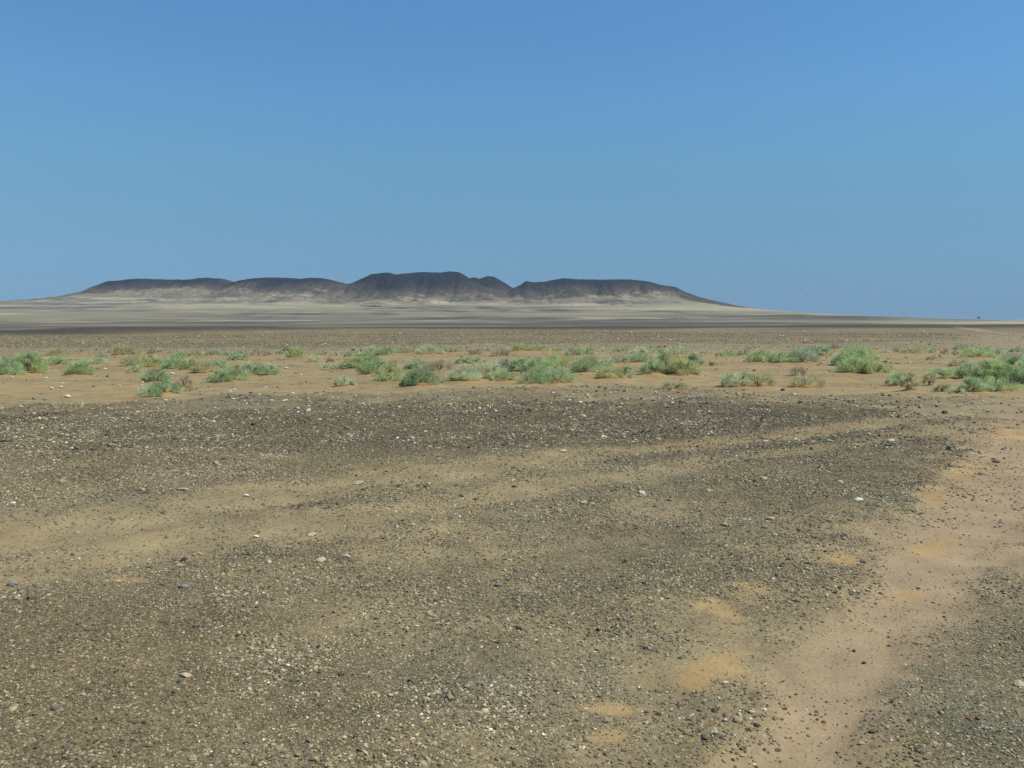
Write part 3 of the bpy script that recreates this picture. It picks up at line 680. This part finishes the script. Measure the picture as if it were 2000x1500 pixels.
# the pale and black stones strewn along the near rim of the wash and over the dark gravel
LM = [(0, 'broad blue-green two-humped shrub'), (155, 'round feathery light green shrub'), (312, 'dark blue-green shrub with the low arm'), (450, 'large domed green shrub'), (560, 'bare open sand of the wash'), (670, 'small pale mint shrub'), (815, 'round dark green bush'), (940, 'long pale green shrub bank'), (1065, 'tallest many-domed thicket'), (1200, 'joined pair of shrubs at the stony edge'), (1315, 'low dry yellowish shrub'), (1460, 'wide pale grey-green shrub'), (1575, 'dull olive shrub'), (1690, 'very large light green bush'), (1775, 'shrub with the browned flank'), (1930, 'widest green thicket')]
def before(u): return min(LM, key=lambda q: abs(q[0] - u))[1]
for q in range(70):
    u = rng.uniform(-20, 2020); v = float(b_low(u)) + rng.uniform(4, 40) if q < 50 else rng.uniform(800, 880)
    STONES.append((u, v, rng.uniform(4, 7.5), rng.uniform(.4, .7), WHT, ('pale stone on gravel before the ' if q < 50 else 'pale stone on dark gravel well before the ') + before(u)))
for q in range(26):
    u = rng.uniform(1100, 1900); STONES.append((u, float(b_low(u)) + rng.uniform(-2, 34), rng.uniform(4.5, 7), rng.uniform(.5, .8), BLK, 'black stone on gravel before the ' + before(u)))
for q in range(45):
    u = rng.uniform(0, 1850); STONES.append((u, rng.uniform(float(edge_row(u)) + 6, float(b_mid(u)) - 2), rng.uniform(3, 5.5), rng.uniform(.4, .7), WHT, 'pale boulder out on the gravel plain beyond the wash'))
SX = []
for n_, (u, v, wpx, fl, mt, lab) in enumerate(STONES):
    x, y = at(u, v); w = wpx * (.85 if v > 900 else .95) / FPX * (y * CP + CAM_H * SP) / .84
    SX.append((x, y, w, fl))
SZ = height(np.array([s[0] for s in SX]), np.array([s[1] for s in SX]))
for n_, ((u, v, wpx, fl, mt, lab), (x, y, w, fl), z) in enumerate(zip(STONES, SX, SZ)):
    o = bpy.data.objects.new('stone', PROTO[mt, n_ % 3]); COL.objects.link(o)
    o.scale = (w, w * rng.uniform(.65, 1.0), w * fl); o.rotation_euler = (rng.uniform(-.12, .12), rng.uniform(-.12, .12), rng.uniform(-.5, .5) + (math.pi if n_ % 2 else 0))
    o.location = (x, y, z + w * fl * .26)
    prop(o, label=lab, category='stone', group='stones told apart on the plain, ' + CN[mt])

# ------------------------------------------------------------------ gravel: hundreds of thousands of pebbles no one could count
def sample_gravel():
    out = []
    def batch(n, dmin, dmax, half, med, sig, dens_fn, px_min, palf):
        d = np.sqrt(rng.uniform(dmin ** 2, dmax ** 2, n)); a = rng.uniform(-half, half, n)
        x = d * np.sin(a); y = d * np.cos(a)
        s = np.exp(rng.normal(math.log(med), sig, n)); s = np.minimum(s, .11)
        keep = s > px_min * d / 853.
        x, y, s = x[keep], y[keep], s[keep]
        c, g, w, t, dk = surface(x, y)
        keep = rng.random(len(x)) < dens_fn(g, w, t)
        out.append((x[keep], y[keep], s[keep], c[keep], g[keep], dk[keep], np.full(keep.sum(), palf)))
    HALF = R(40)
    area = lambda a, b: HALF * (b * b - a * a)
    batch(int(7000 * area(2.6, 9)), 2.6, 9, HALF, .0088, .44, lambda g, w, t: np.clip(g * 1.02 + .03 - .02 * t, 0, 1), .55, .05)
    batch(int(3400 * area(9, 20)), 9, 20, HALF, .0115, .46, lambda g, w, t: np.clip(g * 1.0 + .025 - .015 * t, 0, 1), .6, .05)
    batch(int(80 * area(14, 34)), 14, 34, HALF, .030, .45, lambda g, w, t: np.clip(g * .9 + .05, 0, 1) * np.where(w > .5, .35, 1), .55, .085)
    batch(int(5.0 * area(34, 160)), 34, 160, HALF, .085, .35, lambda g, w, t: np.clip(g * .8 + .02, 0, 1), .4, .06)
    return [np.concatenate(q) for q in zip(*out)]
px_, py_, ps, pc, pg, pdk, pal = sample_gravel()
n = len(px_); pz = height(px_, py_)
pal_c = np.array([[.098, .087, .056], [.152, .120, .074], [.258, .206, .115], [.138, .138, .098], [.40, .333, .195], [.74, .68, .48], [.28, .160, .074], [.175, .134, .080]])
prob = np.array([.19, .16, .22, .13, .20, 0, .016, .10])
pick = rng.choice(8, n, p=prob / prob.sum())
pick = np.where(rng.random(n) < pal, 5, pick)
pcol = pal_c[pick] * np.where(pick == 5, rng.uniform(.45, 1.12, n), rng.uniform(.75, 1.25, n))[:, None]
ps = np.where((pick == 5) & (py_ < 12), np.minimum(ps, .013 + .008 * rng.random(n)), ps)
pcol = np.where(((pdk > .5) & (pick != 5))[:, None], pcol * .82, pcol)
dust = rng.uniform(0, .35, n)[:, None]; pcol = pcol * (1 - dust) + np.array([.27, .22, .115]) * dust * np.where(pdk > .5, .55, 1)[:, None] + pcol * dust * np.where(pdk > .5, .45, 0)[:, None]
fl = rng.uniform(.35, .75, n)
scl = np.stack([ps * .5 * rng.uniform(.9, 1.35, n), ps * .5 * rng.uniform(.7, 1.0, n), ps * .5 * fl], 1)
rot = np.stack([rng.uniform(-.35, .35, n), rng.uniform(-.35, .35, n), rng.uniform(0, 6.283, n)], 1)
pcol = pcol * (1 + .2 * fbm(px_ / 1.1, py_ / 1.1, 51, 3))[:, None]
scl = scl * np.exp(.33 * fbm(px_ / .7, py_ / .7, 52, 3))[:, None]
gm = bpy.data.meshes.new('gravel')
gm.vertices.add(n); gm.vertices.foreach_set('co', np.stack([px_, py_, pz + scl[:, 2] * .45], 1).astype(np.float32).ravel())
def addattr(nm, typ, key, arr):
    a = gm.attributes.new(nm, typ, 'POINT'); a.data.foreach_set(key, np.ascontiguousarray(arr).ravel())
addattr('col', 'FLOAT_COLOR', 'color', rgba(pcol)); addattr('scl', 'FLOAT_VECTOR', 'vector', scl.astype(np.float32)); addattr('rot', 'FLOAT_VECTOR', 'vector', rot.astype(np.float32)); addattr('idx', 'INT', 'value', rng.integers(0, 6, n).astype(np.int32))
gm.materials.append(M_PEB)
go = bpy.data.objects.new('gravel', gm); COL.objects.link(go)
prop(go, kind='stuff', label='loose pebbles of dark and pale gravel strewn over the plain', category='gravel')
ng = bpy.data.node_groups.new('gravel_pebbles', 'GeometryNodeTree')
ng.interface.new_socket('Geometry', in_out='INPUT', socket_type='NodeSocketGeometry'); ng.interface.new_socket('Geometry', in_out='OUTPUT', socket_type='NodeSocketGeometry')
N = ng.nodes; L = ng.links; gi = N.new('NodeGroupInput'); gout = N.new('NodeGroupOutput')
join = N.new('GeometryNodeJoinGeometry')
for k in range(6):
    ico = N.new('GeometryNodeMeshIcoSphere'); ico.inputs['Radius'].default_value = 1.0; ico.inputs['Subdivisions'].default_value = 2
    pos = N.new('GeometryNodeInputPosition'); add = N.new('ShaderNodeVectorMath'); add.operation = 'ADD'; add.inputs[1].default_value = (k * 7.3, k * 3.1, k * 5.7)
    L.new(pos.outputs[0], add.inputs[0])
    nz = N.new('ShaderNodeTexNoise'); nz.inputs['Scale'].default_value = 1.1; nz.inputs['Detail'].default_value = 1.5; L.new(add.outputs[0], nz.inputs['Vector'])
    sb = N.new('ShaderNodeVectorMath'); sb.operation = 'SUBTRACT'; sb.inputs[1].default_value = (.5, .5, .5); L.new(nz.outputs['Color'], sb.inputs[0])
    sc_ = N.new('ShaderNodeVectorMath'); sc_.operation = 'SCALE'; sc_.inputs['Scale'].default_value = 1.7; L.new(sb.outputs[0], sc_.inputs[0])
    sp = N.new('GeometryNodeSetPosition'); L.new(ico.outputs['Mesh'], sp.inputs['Geometry']); L.new(sc_.outputs[0], sp.inputs['Offset'])
    sm = N.new('GeometryNodeSetMaterial'); sm.inputs['Material'].default_value = M_PEB; L.new(sp.outputs[0], sm.inputs['Geometry'])
    g2 = N.new('GeometryNodeGeometryToInstance'); L.new(sm.outputs[0], g2.inputs[0]); L.new(g2.outputs[0], join.inputs[0])
def named(nm, typ):
    a = N.new('GeometryNodeInputNamedAttribute'); a.data_type = typ; a.inputs['Name'].default_value = nm
    return [o for o in a.outputs if o.enabled and o.name == 'Attribute'][0]
iop = N.new('GeometryNodeInstanceOnPoints'); L.new(gi.outputs[0], iop.inputs['Points']); L.new(join.outputs[0], iop.inputs['Instance'])
iop.inputs['Pick Instance'].default_value = True
L.new(named('idx', 'INT'), iop.inputs['Instance Index'])
e2r = N.new('FunctionNodeEulerToRotation'); L.new(named('rot', 'FLOAT_VECTOR'), e2r.inputs[0]); L.new(e2r.outputs[0], iop.inputs['Rotation'])
L.new(named('scl', 'FLOAT_VECTOR'), iop.inputs['Scale']); L.new(iop.outputs[0], gout.inputs[0])
md = go.modifiers.new('pebbles', 'NODES'); md.node_group = ng
print('pebbles', n)

# ------------------------------------------------------------------ haze
hm = bpy.data.materials.new('haze_air'); hm.use_nodes = True; nt = hm.node_tree; nt.nodes.clear()
mo = nt.nodes.new('ShaderNodeOutputMaterial'); pv = nt.nodes.new('ShaderNodeVolumePrincipled')
pv.inputs['Color'].default_value = (.42, .65, .92, 1); pv.inputs['Density'].default_value = .00008
nt.links.new(pv.outputs[0], mo.inputs['Volume'])
bx, z0, z1 = 6600.0, -8.0, 150.0
hv = [(x, y, z) for z in (z0, z1) for y in (-bx, bx) for x in (-bx, bx)]
hf = [(0, 2, 3, 1), (4, 5, 7, 6), (0, 1, 5, 4), (2, 6, 7, 3), (0, 4, 6, 2), (1, 3, 7, 5)]
ho = mesh_obj('haze', hv, hf, hm); prop(ho, kind='stuff', label='thin blue-grey desert haze over the plain', category='haze')
